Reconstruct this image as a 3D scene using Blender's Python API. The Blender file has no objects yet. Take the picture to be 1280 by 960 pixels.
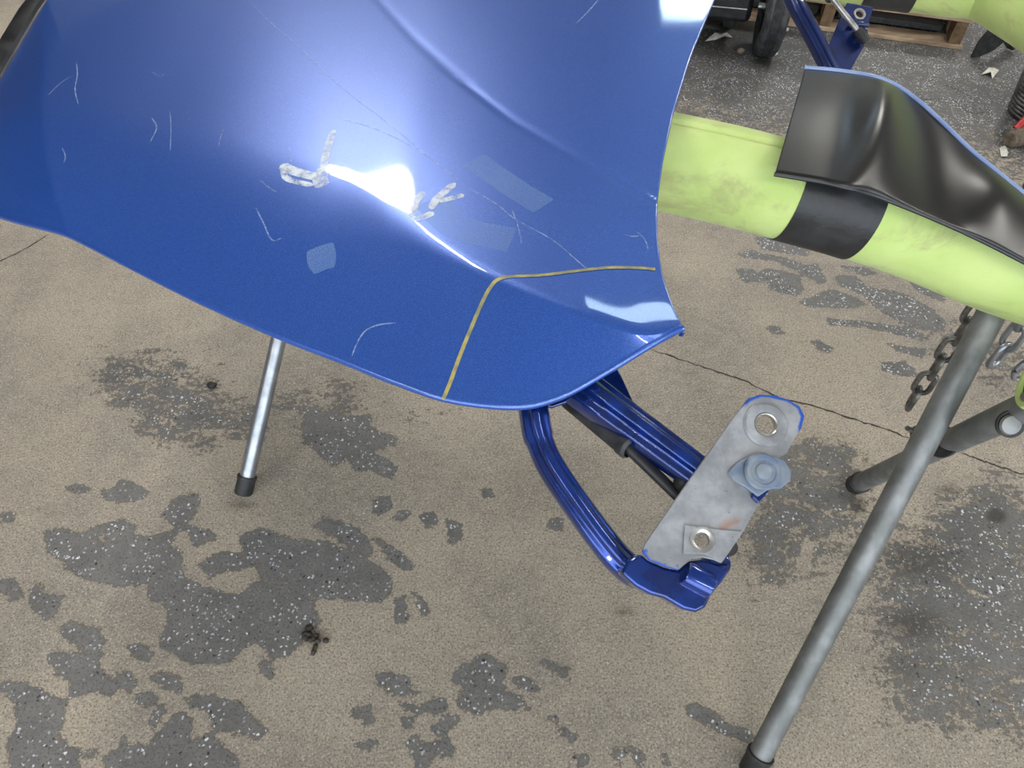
import bpy, bmesh, math, random
import numpy as np
from mathutils import Vector, Matrix
from mathutils.bvhtree import BVHTree

# ------------------------------------------------------------------ camera, world, exposure
C = bpy.context.scene.collection
SC = bpy.context.scene
H, PITCH, FPX = 1.30, math.radians(50.0), 889.0          # eye height, downward pitch, focal length in pixels
cam_d = bpy.data.cameras.new('camera'); cam_d.sensor_width = 36.0; cam_d.lens = 36.0 * FPX / 1280.0
cam_d.clip_start = 0.02
cam = bpy.data.objects.new('camera', cam_d); C.objects.link(cam)
cam.location = (0, 0, H); cam.rotation_euler = (math.pi / 2 - PITCH, 0, 0)
SC.camera = cam

world = bpy.data.worlds.new('daylight'); SC.world = world; world.use_nodes = True
bg = world.node_tree.nodes['Background']
bg.inputs[0].default_value = (0.80, 0.90, 1.0, 1); bg.inputs[1].default_value = 2.2

SC.view_settings.view_transform = 'Standard'; SC.view_settings.look = 'None'
SC.view_settings.gamma = 1.0; SC.view_settings.use_curve_mapping = False
SC.view_settings.exposure = 0.9

CP, SP = math.cos(PITCH), math.sin(PITCH)
def ray(px, py):
    x, u = (px - 640) / FPX, (480 - py) / FPX
    return Vector((x, CP + u * SP, -SP + u * CP))
EYE = Vector((0, 0, H))
def W(px, py, d): return EYE + ray(px, py) * d            # a point at depth d
def Z(px, py, z=0.0):                                     # a point at height z
    r = ray(px, py); return EYE + r * ((z - H) / r.z)
def PL(px, py, p0, n):                                    # a point on a plane
    r = ray(px, py); return EYE + r * ((p0 - EYE).dot(n) / r.dot(n))

# ------------------------------------------------------------------ helpers
def tag(o, label=None, cat=None, group=None, kind=None):
    if label: o['label'] = label
    if cat: o['category'] = cat
    if group: o['group'] = group
    if kind: o['kind'] = kind
    return o
WL = {}
def empty(name, loc, label=None, cat=None, group=None, parent=None):
    o = bpy.data.objects.new(name, None); C.objects.link(o); o.empty_display_size = .05
    loc = Vector(loc)
    if parent is not None:
        o.parent = parent; o.location = loc - WL[parent.name]
    else: o.location = loc
    WL[o.name] = loc
    return tag(o, label, cat, group)

class MB:
    """collects vertices and faces in world coordinates; build() links them as ONE mesh object"""
    def __init__(s): s.v, s.f = [], []
    def add(s, vs, fs):
        b = len(s.v); s.v += [Vector(p) for p in vs]; s.f += [[i + b for i in f] for f in fs]; return s
    def grid(s, rows, close=False):
        n, m = len(rows), len(rows[0]); b = len(s.v)
        for r in rows: s.v += [Vector(p) for p in r]
        for i in range(n - 1):
            for j in range(m if close else m - 1):
                k = (j + 1) % m
                s.f.append([b + i * m + j, b + i * m + k, b + (i + 1) * m + k, b + (i + 1) * m + j])
        return s
    def sweep(s, path, prof, up=(0, 0, 1), caps=True, scale=None):
        path = [Vector(p) for p in path]; up = Vector(up); rows = []
        n = len(path)
        for i, p in enumerate(path):
            t = (path[min(i + 1, n - 1)] - path[max(i - 1, 0)]).normalized()
            side = t.cross(up)
            if side.length < 1e-4: side = t.cross(Vector((1, 0, .3)))
            side.normalize(); nn = side.cross(t).normalized()
            k = scale[i] if scale else 1.0
            rows.append([p + side * (a * k) + nn * (b * k) for a, b in prof])
        b = len(s.v); m = len(prof); s.grid(rows, True)
        if caps:
            s.f.append(list(range(b + m - 1, b - 1, -1)))
            s.f.append(list(range(b + (n - 1) * m, b + n * m)))
        return s
    def tube(s, path, r, n=20, up=(0, 0, 1), caps=True, groove=None):
        prof = []
        for k in range(n):
            a = 2 * math.pi * k / n; q = 1.0
            if groove:
                for ga, gd, gw in groove:
                    d = (a - ga + math.pi) % (2 * math.pi) - math.pi
                    q -= gd * math.exp(-(d / gw) ** 2)
            prof.append((math.cos(a) * q, math.sin(a) * q))
        sc = r if isinstance(r, (list, tuple)) else [r] * len(path)
        return s.sweep(path, prof, up, caps, sc)
    def lathe(s, prof, o, ax, n=28):
        o, ax = Vector(o), Vector(ax).normalized()
        e1 = ax.orthogonal().normalized(); e2 = ax.cross(e1)
        rows = [[o + ax * h + (e1 * math.cos(2 * math.pi * k / n) + e2 * math.sin(2 * math.pi * k / n)) * max(r, 1e-5)
                 for k in range(n)] for r, h in prof]
        return s.grid(rows, True)
    def prism(s, pts, n, th):
        """outline pts extruded by th against the normal n"""
        n = Vector(n).normalized(); pts = [Vector(p) for p in pts]
        ar = Vector((0, 0, 0))
        for i in range(len(pts)): ar += pts[i].cross(pts[(i + 1) % len(pts)])
        if ar.dot(n) < 0: pts.reverse()
        k = len(pts); b = len(s.v)
        s.v += pts + [p - n * th for p in pts]
        s.f.append(list(range(b, b + k))); s.f.append(list(range(b + 2 * k - 1, b + k - 1, -1)))
        for i in range(k):
            j = (i + 1) % k; s.f.append([b + i, b + k + i, b + k + j, b + j])
        return s
    def box(s, c, ax, ay, az):
        """box with a centre and three half-extent vectors"""
        c, ax, ay, az = map(Vector, (c, ax, ay, az))
        vs = [c + ax * i + ay * j + az * k for k in (-1, 1) for j in (-1, 1) for i in (-1, 1)]
        return s.add(vs, [[0, 2, 3, 1], [4, 5, 7, 6], [0, 1, 5, 4], [2, 6, 7, 3], [0, 4, 6, 2], [1, 3, 7, 5]])
    def blob(s, c, rx, ry, rz, seed=0, amp=.25, n=10, m=14):
        rnd = random.Random(seed); c = Vector(c); rows = []
        ph = [(rnd.uniform(0, 6.3), rnd.uniform(1, 3), rnd.uniform(1, 3)) for _ in range(4)]
        for i in range(n + 1):
            t = math.pi * i / n; r = []
            for j in range(m):
                a = 2 * math.pi * j / m
                q = 1 + amp * sum(math.sin(p + k1 * a * 1.0 if False else p + round(k1) * a + k2 * t * 2) for p, k1, k2 in ph) / 4 * math.sin(t)
                r.append(c + Vector((rx * q * math.sin(t) * math.cos(a), ry * q * math.sin(t) * math.sin(a), -rz * q * math.cos(t))))
            rows.append(r)
        return s.grid(rows, True)
    def build(s, name, mat, parent=None, origin=None, smooth=True, bevel=0, solid=0, angle=40, fix=True):
        org = WL[parent.name] if parent is not None else Vector(origin if origin is not None else (0, 0, 0))
        me = bpy.data.meshes.new(name)
        me.from_pydata([tuple(p - org) for p in s.v], [], s.f); me.update()
        if fix:
            bm = bmesh.new(); bm.from_mesh(me); bmesh.ops.recalc_face_normals(bm, faces=bm.faces); bm.to_mesh(me); bm.free()
        o = bpy.data.objects.new(name, me); C.objects.link(o)
        if mat: me.materials.append(mat)
        if smooth:
            me.polygons.foreach_set('use_smooth', [True] * len(me.polygons)); me.set_sharp_from_angle(angle=math.radians(angle))
        if parent is not None: o.parent = parent
        else: o.location = org
        WL[o.name] = org
        if solid:
            m = o.modifiers.new('solid', 'SOLIDIFY'); m.thickness = solid; m.offset = -1
        if bevel:
            m = o.modifiers.new('bevel', 'BEVEL'); m.width = bevel; m.segments = 2; m.limit_method = 'ANGLE'; m.angle_limit = math.radians(38)
        return o

def catmull(pts, n):
    """smooth resampling of a list of vectors (any dimension)"""
    P = np.array([list(p) for p in pts], float); k = len(P); out = []
    for t in np.linspace(0, k - 1, n):
        i = min(int(t), k - 2); f = t - i
        p0, p1, p2, p3 = P[max(i - 1, 0)], P[i], P[i + 1], P[min(i + 2, k - 1)]
        out.append(.5 * ((2 * p1) + (-p0 + p2) * f + (2 * p0 - 5 * p1 + 4 * p2 - p3) * f * f + (-p0 + 3 * p1 - 3 * p2 + p3) * f ** 3))
    return np.array(out)
def smooth_path(pts, n): return [Vector(p) for p in catmull(pts, n)]
def lin(a, b, n): return [Vector(a).lerp(Vector(b), i / (n - 1)) for i in range(n)]

# ------------------------------------------------------------------ materials
def mat(name, col=(.5, .5, .5), rough=.5, metal=0., coat=0., coat_r=.03, spec=.5):
    m = bpy.data.materials.new(name); m.use_nodes = True
    b = m.node_tree.nodes['Principled BSDF']
    b.inputs['Base Color'].default_value = (*col, 1); b.inputs['Roughness'].default_value = rough
    b.inputs['Metallic'].default_value = metal; b.inputs['Coat Weight'].default_value = coat
    b.inputs['Coat Roughness'].default_value = coat_r; b.inputs['Specular IOR Level'].default_value = spec
    return m
class NT:
    def __init__(s, m): s.t = m.node_tree; s.n = s.t.nodes; s.l = s.t.links; s.b = s.n['Principled BSDF']
    def new(s, kind, **kw):
        o = s.n.new(kind)
        for k, v in kw.items(): setattr(o, k, v)
        return o
    def link(s, a, b): s.l.new(a, b)
    def coord(s, what='Object'): return s.new('ShaderNodeTexCoord').outputs[what]
    def mapping(s, vec, scale=(1, 1, 1), rot=(0, 0, 0)):
        o = s.new('ShaderNodeMapping'); o.inputs['Scale'].default_value = scale; o.inputs['Rotation'].default_value = rot
        s.link(vec, o.inputs['Vector']); return o.outputs[0]
    def noise(s, vec, scale, detail=4, rough=.55, dist=0.):
        o = s.new('ShaderNodeTexNoise'); o.inputs['Scale'].default_value = scale; o.inputs['Detail'].default_value = detail
        o.inputs['Roughness'].default_value = rough; o.inputs['Distortion'].default_value = dist
        s.link(vec, o.inputs['Vector']); return o.outputs[0]
    def math(s, op, a, b=None, c=None):
        o = s.new('ShaderNodeMath', operation=op)
        for i, x in enumerate((a, b, c)):
            if x is None: continue
            if isinstance(x, (int, float)): o.inputs[i].default_value = x
            else: s.link(x, o.inputs[i])
        return o.outputs[0]
    def step(s, x, lo, hi, a=0., b=1.):
        o = s.new('ShaderNodeMapRange', interpolation_type='SMOOTHSTEP')
        s.link(x, o.inputs[0]); o.inputs[1].default_value = lo; o.inputs[2].default_value = hi
        o.inputs[3].default_value = a; o.inputs[4].default_value = b; return o.outputs[0]
    def mix(s, f, a, b):
        o = s.new('ShaderNodeMix', data_type='RGBA')
        for k, x in ((0, f), (6, a), (7, b)):
            if isinstance(x, (int, float)): o.inputs[k].default_value = x
            elif isinstance(x, tuple): o.inputs[k].default_value = (*x, 1)
            else: s.link(x, o.inputs[k])
        return o.outputs[2]
    def attr(s, name): return s.new('ShaderNodeAttribute', attribute_name=name).outputs['Fac']
    def bump(s, h, strength=.2, dist=.002):
        o = s.new('ShaderNodeBump'); o.inputs['Strength'].default_value = strength; o.inputs['Distance'].default_value = dist
        s.link(h, o.inputs['Height']); s.link(o.outputs[0], s.b.inputs['Normal'])
    def voronoi(s, vec, scale):
        o = s.new('ShaderNodeTexVoronoi'); o.inputs['Scale'].default_value = scale; s.link(vec, o.inputs['Vector']); return o
def noisy(name, a, b, scale, rough=.5, metal=0., detail=5, lo=.35, hi=.65, bump=0., coat=0., stretch=(1, 1, 1), r2=None):
    m = mat(name, a, rough, metal, coat); t = NT(m)
    v = t.mapping(t.coord(), stretch)
    f = t.step(t.noise(v, scale, detail), lo, hi)
    t.link(t.mix(f, a, b), t.b.inputs['Base Color'])
    if r2 is not None: t.link(t.math('ADD', t.math('MULTIPLY', f, r2 - rough), rough), t.b.inputs['Roughness'])
    if bump: t.bump(t.noise(v, scale * 6, 4), bump, .002)
    return m

def paint_material():
    m = mat('blue_metallic_paint', (.012, .085, .46), .36, .34, 1.0, .035); t = NT(m); v = t.coord()
    flake = t.noise(v, 900, 2, .5)
    big = t.noise(v, 9, 5, .6)
    c = t.mix(t.step(flake, .35, .7), (.010, .066, .345), (.024, .115, .49))
    t.link(c, t.b.inputs['Base Color'])
    t.b.inputs['Specular IOR Level'].default_value = .9
    t.link(t.step(big, .3, .75, .02, .06), t.b.inputs['Coat Roughness'])
    # faint random polishing swirls in the clear coat
    w = t.noise(t.mapping(v, (14, 90, 14), (0, 0, .7)), 1.6, 6, .7, 1.2)
    t.link(t.step(w, .62, .76, .34, .46), t.b.inputs['Roughness'])
    return m
M = {}
M['paint'] = paint_material()
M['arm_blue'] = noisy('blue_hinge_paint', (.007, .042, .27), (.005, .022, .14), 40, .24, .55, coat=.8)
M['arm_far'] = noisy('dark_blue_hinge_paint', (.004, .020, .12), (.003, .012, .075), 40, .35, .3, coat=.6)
M['galv'] = noisy('galvanised_tube', (.26, .265, .265), (.17, .175, .17), 34, .52, .6, detail=8, bump=.12, stretch=(1, 1, .35), r2=.55)
M['zinc'] = noisy('zinc_tube', (.40, .42, .46), (.30, .32, .35), 30, .34, .85, detail=6, r2=.4)
M['steel'] = noisy('bright_steel', (.60, .60, .58), (.42, .42, .42), 60, .32, .9)
M['chain'] = noisy('weathered_chain', (.26, .25, .24), (.14, .135, .13), 90, .42, .8)
M['rubber'] = noisy('black_rubber', (.012, .012, .012), (.03, .03, .03), 60, .55, bump=.2)
M['blackgloss'] = noisy('black_glossy_plastic', (.010, .010, .011), (.022, .022, .024), 30, .30, r2=.45)
M['tape'] = noisy('black_tape', (.012, .012, .013), (.035, .035, .038), 18, .42, detail=8, bump=.35, r2=.6)
M['dustyblack'] = noisy('dusty_black_plastic', (.014, .014, .016), (.055, .055, .06), 55, .6, detail=8)
M['wood'] = noisy('pallet_wood', (.46, .34, .22), (.24, .16, .10), 22, .8, detail=8, stretch=(.25, 1, 1), bump=.3)
M['darkwood'] = noisy('stained_wood', (.20, .12, .06), (.09, .055, .03), 30, .8, detail=8)
M['paper'] = noisy('paper', (.66, .64, .58), (.50, .48, .42), 60, .8)
M['red'] = noisy('red_handle_paint', (.50, .02, .015), (.32, .012, .010), 40, .4)
M['stone'] = noisy('brown_head', (.20, .15, .11), (.09, .07, .05), 50, .8, bump=.4)
M['pail'] = noisy('dark_pail_metal', (.16, .16, .15), (.06, .06, .06), 40, .45, .7)
M['yellow'] = noisy('yellow_trace', (.42, .37, .10), (.20, .21, .13), 90, .5)
M['lead'] = noisy('oily_grit', (.020, .016, .012), (.055, .042, .032), 120, .6, bump=.5)

def foam(name, a, b, dirt, amount=(.50, .68)):
    m = mat(name, a, .85); t = NT(m); v = t.coord()
    c = t.mix(t.step(t.noise(v, 14, 4), .3, .7), a, b)
    d = t.step(t.noise(t.mapping(v, (1, 1, 1.6)), 9, 8, .68, .4), *amount)
    c = t.mix(t.math('MULTIPLY', d, .55), c, dirt)
    t.link(c, t.b.inputs['Base Color']); t.bump(t.noise(v, 240, 3), .25, .001)
    t.b.inputs['Sheen Weight'].default_value = .15
    return m
M['foam'] = foam('lime_foam', (.56, .68, .25), (.48, .62, .19), (.30, .27, .14))

def plate_material():
    m = mat('worn_grey_plate', (.36, .38, .41), .5, .35); t = NT(m); v = t.coord()
    c = t.mix(t.step(t.noise(v, 35, 7, .65), .35, .68), (.22, .23, .25), (.36, .375, .40))
    c = t.mix(t.step(t.noise(v, 160, 3), .66, .74), c, (.16, .17, .20))
    rust = t.attr('rust'); blue = t.attr('blue'); nz = t.noise(v, 70, 6, .65)
    rm = t.step(t.math('ADD', rust, t.math('MULTIPLY', t.math('SUBTRACT', nz, .5), .9)), .45, .85)
    c = t.mix(t.math('MULTIPLY', rm, .75), c, (.30, .16, .10))
    bm_ = t.step(t.math('ADD', blue, t.math('MULTIPLY', t.math('SUBTRACT', nz, .5), .7)), .45, .75)
    c = t.mix(bm_, c, (.012, .075, .42))
    t.link(c, t.b.inputs['Base Color']); t.bump(nz, .25, .001)
    return m
M['plate'] = plate_material()

M['tab'] = noisy('blue_grey_worn_paint', (.24, .28, .33), (.13, .18, .28), 45, .45, .3, detail=7)
def streaky(name, col, dens=(.45, .62), alpha=.8, scale=60):
    """thin dry residue or painted reflection: breaks up where the paint shows through"""
    m = mat(name, col, .7); t = NT(m)
    a = t.step(t.noise(t.coord(), scale, 5, .7), dens[0], dens[1], 0., alpha)
    t.link(a, t.b.inputs['Alpha']); return m
M['chalk'] = streaky('polish_residue', (.86, .93, .95), (.25, .62), .75, 70)
M['haze'] = streaky('scuff_reflection_haze', (.30, .48, .78), (.05, .95), .36, 9)  # for the scuffs and the reflection painted on the hood
M['scratch'] = streaky('scratch_white', (.45, .58, .82), (.30, .60), .45, 160)

# ------------------------------------------------------------------ the floor
GX, GY, GS = (-1.75, 2.45), (-.15, 3.55), .0066
xs = np.arange(GX[0], GX[1] + GS, GS); ys = np.arange(GY[0], GY[1] + GS, GS)
XX, YY = np.meshgrid(xs, ys)
def to_px(X, Y, z=0.):
    dep = Y * CP + (H - z) * SP; up = Y * SP - (H - z) * CP
    dep = np.where(dep < .05, .05, dep)
    return 640 + FPX * X / dep, 480 - FPX * up / dep
PXX, PYY = to_px(XX, YY)
def poly_sd(P):
    """signed distance (m, negative inside) from every floor point to a polygon in floor metres"""
    P = np.array(P); pad = .05
    i0, i1 = np.searchsorted(xs, (P[:, 0].min() - pad, P[:, 0].max() + pad)); j0, j1 = np.searchsorted(ys, (P[:, 1].min() - pad, P[:, 1].max() + pad))
    out = np.full(XX.shape, 1.0); X, Y = XX[j0:j1, i0:i1], YY[j0:j1, i0:i1]
    if X.size == 0: return out
    d = np.full(X.shape, 1e9); inside = np.zeros(X.shape, bool); n = len(P)
    for i in range(n):
        ax, ay = P[i]; bx, by = P[(i + 1) % n]
        ex, ey = bx - ax, by - ay; L = ex * ex + ey * ey + 1e-12
        h = np.clip(((X - ax) * ex + (Y - ay) * ey) / L, 0, 1)
        d = np.minimum(d, np.hypot(X - ax - h * ex, Y - ay - h * ey))
        if abs(ey) > 1e-9: inside ^= ((ay > Y) != (by > Y)) & (X < ex * (Y - ay) / ey + ax)
    out[j0:j1, i0:i1] = np.where(inside, -d, d)
    return out
def crop(x0, y0, s, pts): return [(x0 + x / s, y0 + y / s) for x, y in pts]
A6 = lambda *p: crop(0, 600, 2.667, p)
A7 = lambda *p: crop(440, 700, 2.4615, p)
A3 = lambda *p: crop(380, 500, 4, p)
A4 = lambda *p: crop(860, 240, 4, p)
PATCHES = [
 A6((150,170),(210,165),(260,185),(330,155),(400,135),(440,155),(450,185),(500,190),(590,170),(560,215),(600,250),(610,330),(680,360),(770,385),(860,340),(960,360),(1040,400),(1060,470),(1000,540),(960,580),(900,585),(860,540),(800,560),(790,600),(640,605),(540,560),(535,510),(570,470),(560,410),(500,390),(490,345),(390,350),(310,330),(240,295),(160,235)),
 A6((670,280),(740,240),(830,260),(800,190),(870,165),(950,190),(1040,220),(1150,230),(1250,290),(1280,330),(1280,400),(1180,400),(1060,390),(960,350),(870,330),(860,280),(740,300),(700,320)),
 A6((1060,130),(1140,145),(1200,170),(1240,240),(1180,225),(1090,175)),
 A6((540,110),(600,55),(660,50),(650,110),(610,155),(700,170),(720,195),(650,215),(630,170),(570,140)),
 A6((400,5),(440,10),(490,50),(450,70),(400,75),(350,60),(340,35),(385,25)), A6((225,25),(270,15),(300,30),(270,42)),
 A6((0,345),(45,330),(60,370),(80,385),(40,395),(0,370)), A6((105,355),(130,345),(150,385),(205,390),(190,430),(155,470),(130,430),(105,400)),
 A6((195,490),(245,475),(290,500),(320,495),(340,540),(335,585),(310,600),(270,555)),
 A6((170,590),(260,580),(320,620),(390,690),(360,715),(330,690),(270,710),(235,730),(240,670),(190,640)),
 A6((425,555),(470,545),(510,575),(500,605),(450,580)), A6((385,650),(430,645),(450,675),(430,700),(395,680)),
 A6((510,650),(560,645),(610,680),(600,705),(550,690)), A6((450,715),(510,720),(510,745),(465,745)),
 A6((-60,690),(0,685),(60,670),(130,710),(215,740),(205,830),(180,860),(220,890),(260,910),(250,1000),(45,1000),(30,880),(60,800),(55,730)),
 A6((355,920),(400,900),(415,840),(420,895),(500,890),(560,800),(610,780),(640,810),(630,880),(700,850),(740,890),(790,940),(780,1000),(370,1000)),
 A6((620,725),(700,720),(790,750),(890,830),(870,860),(790,840),(720,825),(690,770),(630,755)),
 A6((500,810),(535,760),(545,775),(515,825)), A6((280,905),(315,900),(320,915),(285,925)), A6((868,605),(905,600),(900,655),(875,640)),
 A6((1200,765),(1225,760),(1245,795),(1215,790)), A6((1190,880),(1240,868),(1255,885),(1210,900)), A6((0,115),(45,110),(48,130),(15,138)),
 A6((1260,655),(1290,650),(1290,690),(1268,685)), A6((1175,765),(1190,760),(1190,785),(1178,782)),
 A7((325,340),(360,320),(400,300),(470,320),(470,370),(450,410),(520,420),(560,470),(520,450),(480,465),(450,440),(390,470),(330,440),(330,410),(360,395),(310,370)),
 A7((80,360),(160,355),(175,400),(195,410),(130,420),(105,390)), A7((140,440),(215,450),(250,425),(285,430),(285,470),(230,470),(180,465)),
 A7((250,520),(285,490),(325,490),(310,515),(270,540)), A7((170,560),(195,545),(200,575),(255,570),(290,545),(315,570),(310,605),(255,600),(225,640),(200,640),(195,600)),
 A7((500,370),(530,357),(570,400),(545,400)), A7((595,315),(640,330),(670,335),(665,355),(620,345)),
 A7((1035,455),(1060,445),(1120,480),(1170,515),(1225,535),(1220,552),(1150,535),(1090,505),(1040,480)),
 A7((635,530),(655,520),(685,545),(670,555)), A7((690,610),(725,610),(715,635),(695,635)), A7((805,590),(835,600),(820,625)),
 A7((855,580),(895,605),(880,630)), A7((155,490),(185,490),(180,515),(155,505)), A7((30,460),(55,470),(65,495),(40,495)),
 A7((20,560),(75,560),(45,585)), A7((130,130),(160,115),(165,180),(135,188)), A7((190,100),(215,120),(235,160),(220,165)), A7((5,455),(15,455),(15,475),(0,475)),
 A7((950,605),(970,600),(970,625)), A7((605,485),(630,480),(632,495)),
 A3((0,60),(120,60),(200,80),(330,80),(320,140),(460,190),(460,215),(330,250),(460,340),(440,390),(350,350),(270,350),(220,280),(150,325),(90,290),(70,250),(0,210)),
 A3((60,630),(100,590),(210,620),(300,670),(340,750),(310,775),(240,740),(170,690)), A3((355,695),(420,720),(500,780),(570,850),(500,845),(440,800)),
 A3((355,500),(420,490),(440,530),(380,570),(350,560)), A3((590,570),(650,570),(665,620),(610,630)), A3((450,590),(510,555),(525,570),(480,600)),
 A3((710,590),(780,620),(785,690),(740,720),(730,660)), A3((0,700),(130,720),(310,810),(420,870),(440,960),(0,960)),
 A3((890,450),(930,440),(945,480),(900,485)), A3((1210,610),(1290,605),(1290,650),(1230,635)),
 A4((335,225),(420,225),(590,280),(600,315),(520,310),(380,285)), A4((250,310),(320,295),(350,305),(480,330),(590,370),(640,365),(690,450),(660,460),(580,410),(500,370),(450,345),(330,330)),
 A4((245,390),(320,385),(340,420),(390,380),(560,420),(570,480),(540,520),(420,490),(400,440),(280,450)), A4((560,550),(720,490),(830,530),(880,560),(760,580),(620,580)),
 A4((740,420),(840,420),(880,470),(1100,520),(1240,600),(1280,640),(1280,700),(1100,670),(940,580),(880,510),(760,465)),
 A4((700,635),(850,650),(940,660),(1080,680),(1200,730),(1170,745),(980,690),(830,670),(710,665)), A4((1000,760),(1180,790),(1170,820),(1040,795)),
 A4((960,850),(1080,850),(1160,920),(1080,915),(980,885)), A4((620,750),(650,745),(720,780),(710,800),(650,785)), A4((390,680),(450,675),(480,705),(420,700)),
 A4((770,370),(900,385),(930,405),(880,415)), A4((1110,440),(1200,480),(1280,520),(1280,550),(1140,490)),
]
HOLES = [A6((720,320),(800,300),(835,350),(790,385)), A6((310,190),(350,175),(360,195),(330,205)),
         [(1182,716),(1222,738),(1245,748),(1215,744)], [(1087,762),(1122,776),(1130,781),(1100,774)], [(1000,680),(1020,675),(1018,720),(990,722)]]
def to_floor(px): return [tuple(Z(x, y))[:2] for x, y in px]
cov = np.full(XX.shape, -1.25)
for P in PATCHES: cov = np.maximum(cov, np.clip(-poly_sd(to_floor(P)) / .010 + .15, -1.25, 1.15))
# broad zones where the old coating survives in streaks and islands: (px, py, half width, half height, coverage)
ZONES = [(1190,740,135,120,1.85),(1010,640,80,70,1.25),(1040,580,70,40,1.0),(960,700,50,60,1.1),(1150,880,90,60,1.05),(1270,850,60,110,1.45),
         (1000,600,50,50,1.1),(1240,650,60,40,1.1),(1200,430,70,50,1.15),(1280,470,50,40,1.2),(1250,600,40,30,.7),
         (215,480,75,55,1.35),(130,470,60,45,.95),(230,540,80,40,1.1),(420,500,60,40,1.2),(330,520,60,40,.95),(540,520,50,20,.9),
         (260,610,50,25,.6),(470,570,50,30,.9),(700,660,30,20,.8),(120,700,70,40,.4)]
soft = np.full(XX.shape, -1.25)
for zx, zy, rx, ry, w in ZONES:
    soft += w * .84 * np.exp(-(((PXX - zx) / rx) ** 2 + ((PYY - zy) / ry) ** 2) ** 1.3)
far = np.clip((YY - 1.55 + .25 * (XX - 1)) / .9, 0, 1) * np.clip((XX - .2) / .35, 0, 1)      # the rear right of the shop keeps its coating
soft = np.maximum(np.minimum(soft, .05 + .45 * np.exp(-((PXX - 1230) / 90) ** 2 - ((PYY - 720) / 110) ** 2)), -1.25 + 1.62 * far)
cov = np.maximum(cov, soft)
for P in HOLES: cov = np.minimum(cov, np.clip(poly_sd(to_floor(P)) / .010 - .15, -1.25, 1.15))
flake = np.clip(.25 + .75 * far + .5 * np.exp(-(((PXX - 1180) / 130) ** 2 + ((PYY - 700) / 150) ** 2)) + .35 * np.exp(-(((PXX - 220) / 120) ** 2 + ((PYY - 490) / 70) ** 2)) + .3 * (PYY < 480), 0, 1)
stain = np.zeros(XX.shape)
for zx, zy, rx, ry, w in [(1140,780,40,25,.7),(1150,700,60,30,.6),(860,700,30,25,.35),(1245,645,12,9,1.3),(1185,612,18,8,.6),(1073,632,12,16,.75),
                          (780,765,16,8,.5),(395,795,20,14,.6),(1010,560,0.1,0.1,0),(900,20,60,25,1.0),(930,48,60,26,.75),(1010,60,60,20,.45),(960,78,30,8,.8),(690,600,120,60,.30),(620,560,40,30,.3),(1000,850,12,8,.5),(60,640,40,20,.25),(303,632,25,8,.5),(1140,830,60,25,.4)]:
    if rx > 1: stain = np.maximum(stain, w * np.exp(-((PXX - zx) / rx) ** 2 - ((PYY - zy) / ry) ** 2))

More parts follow.
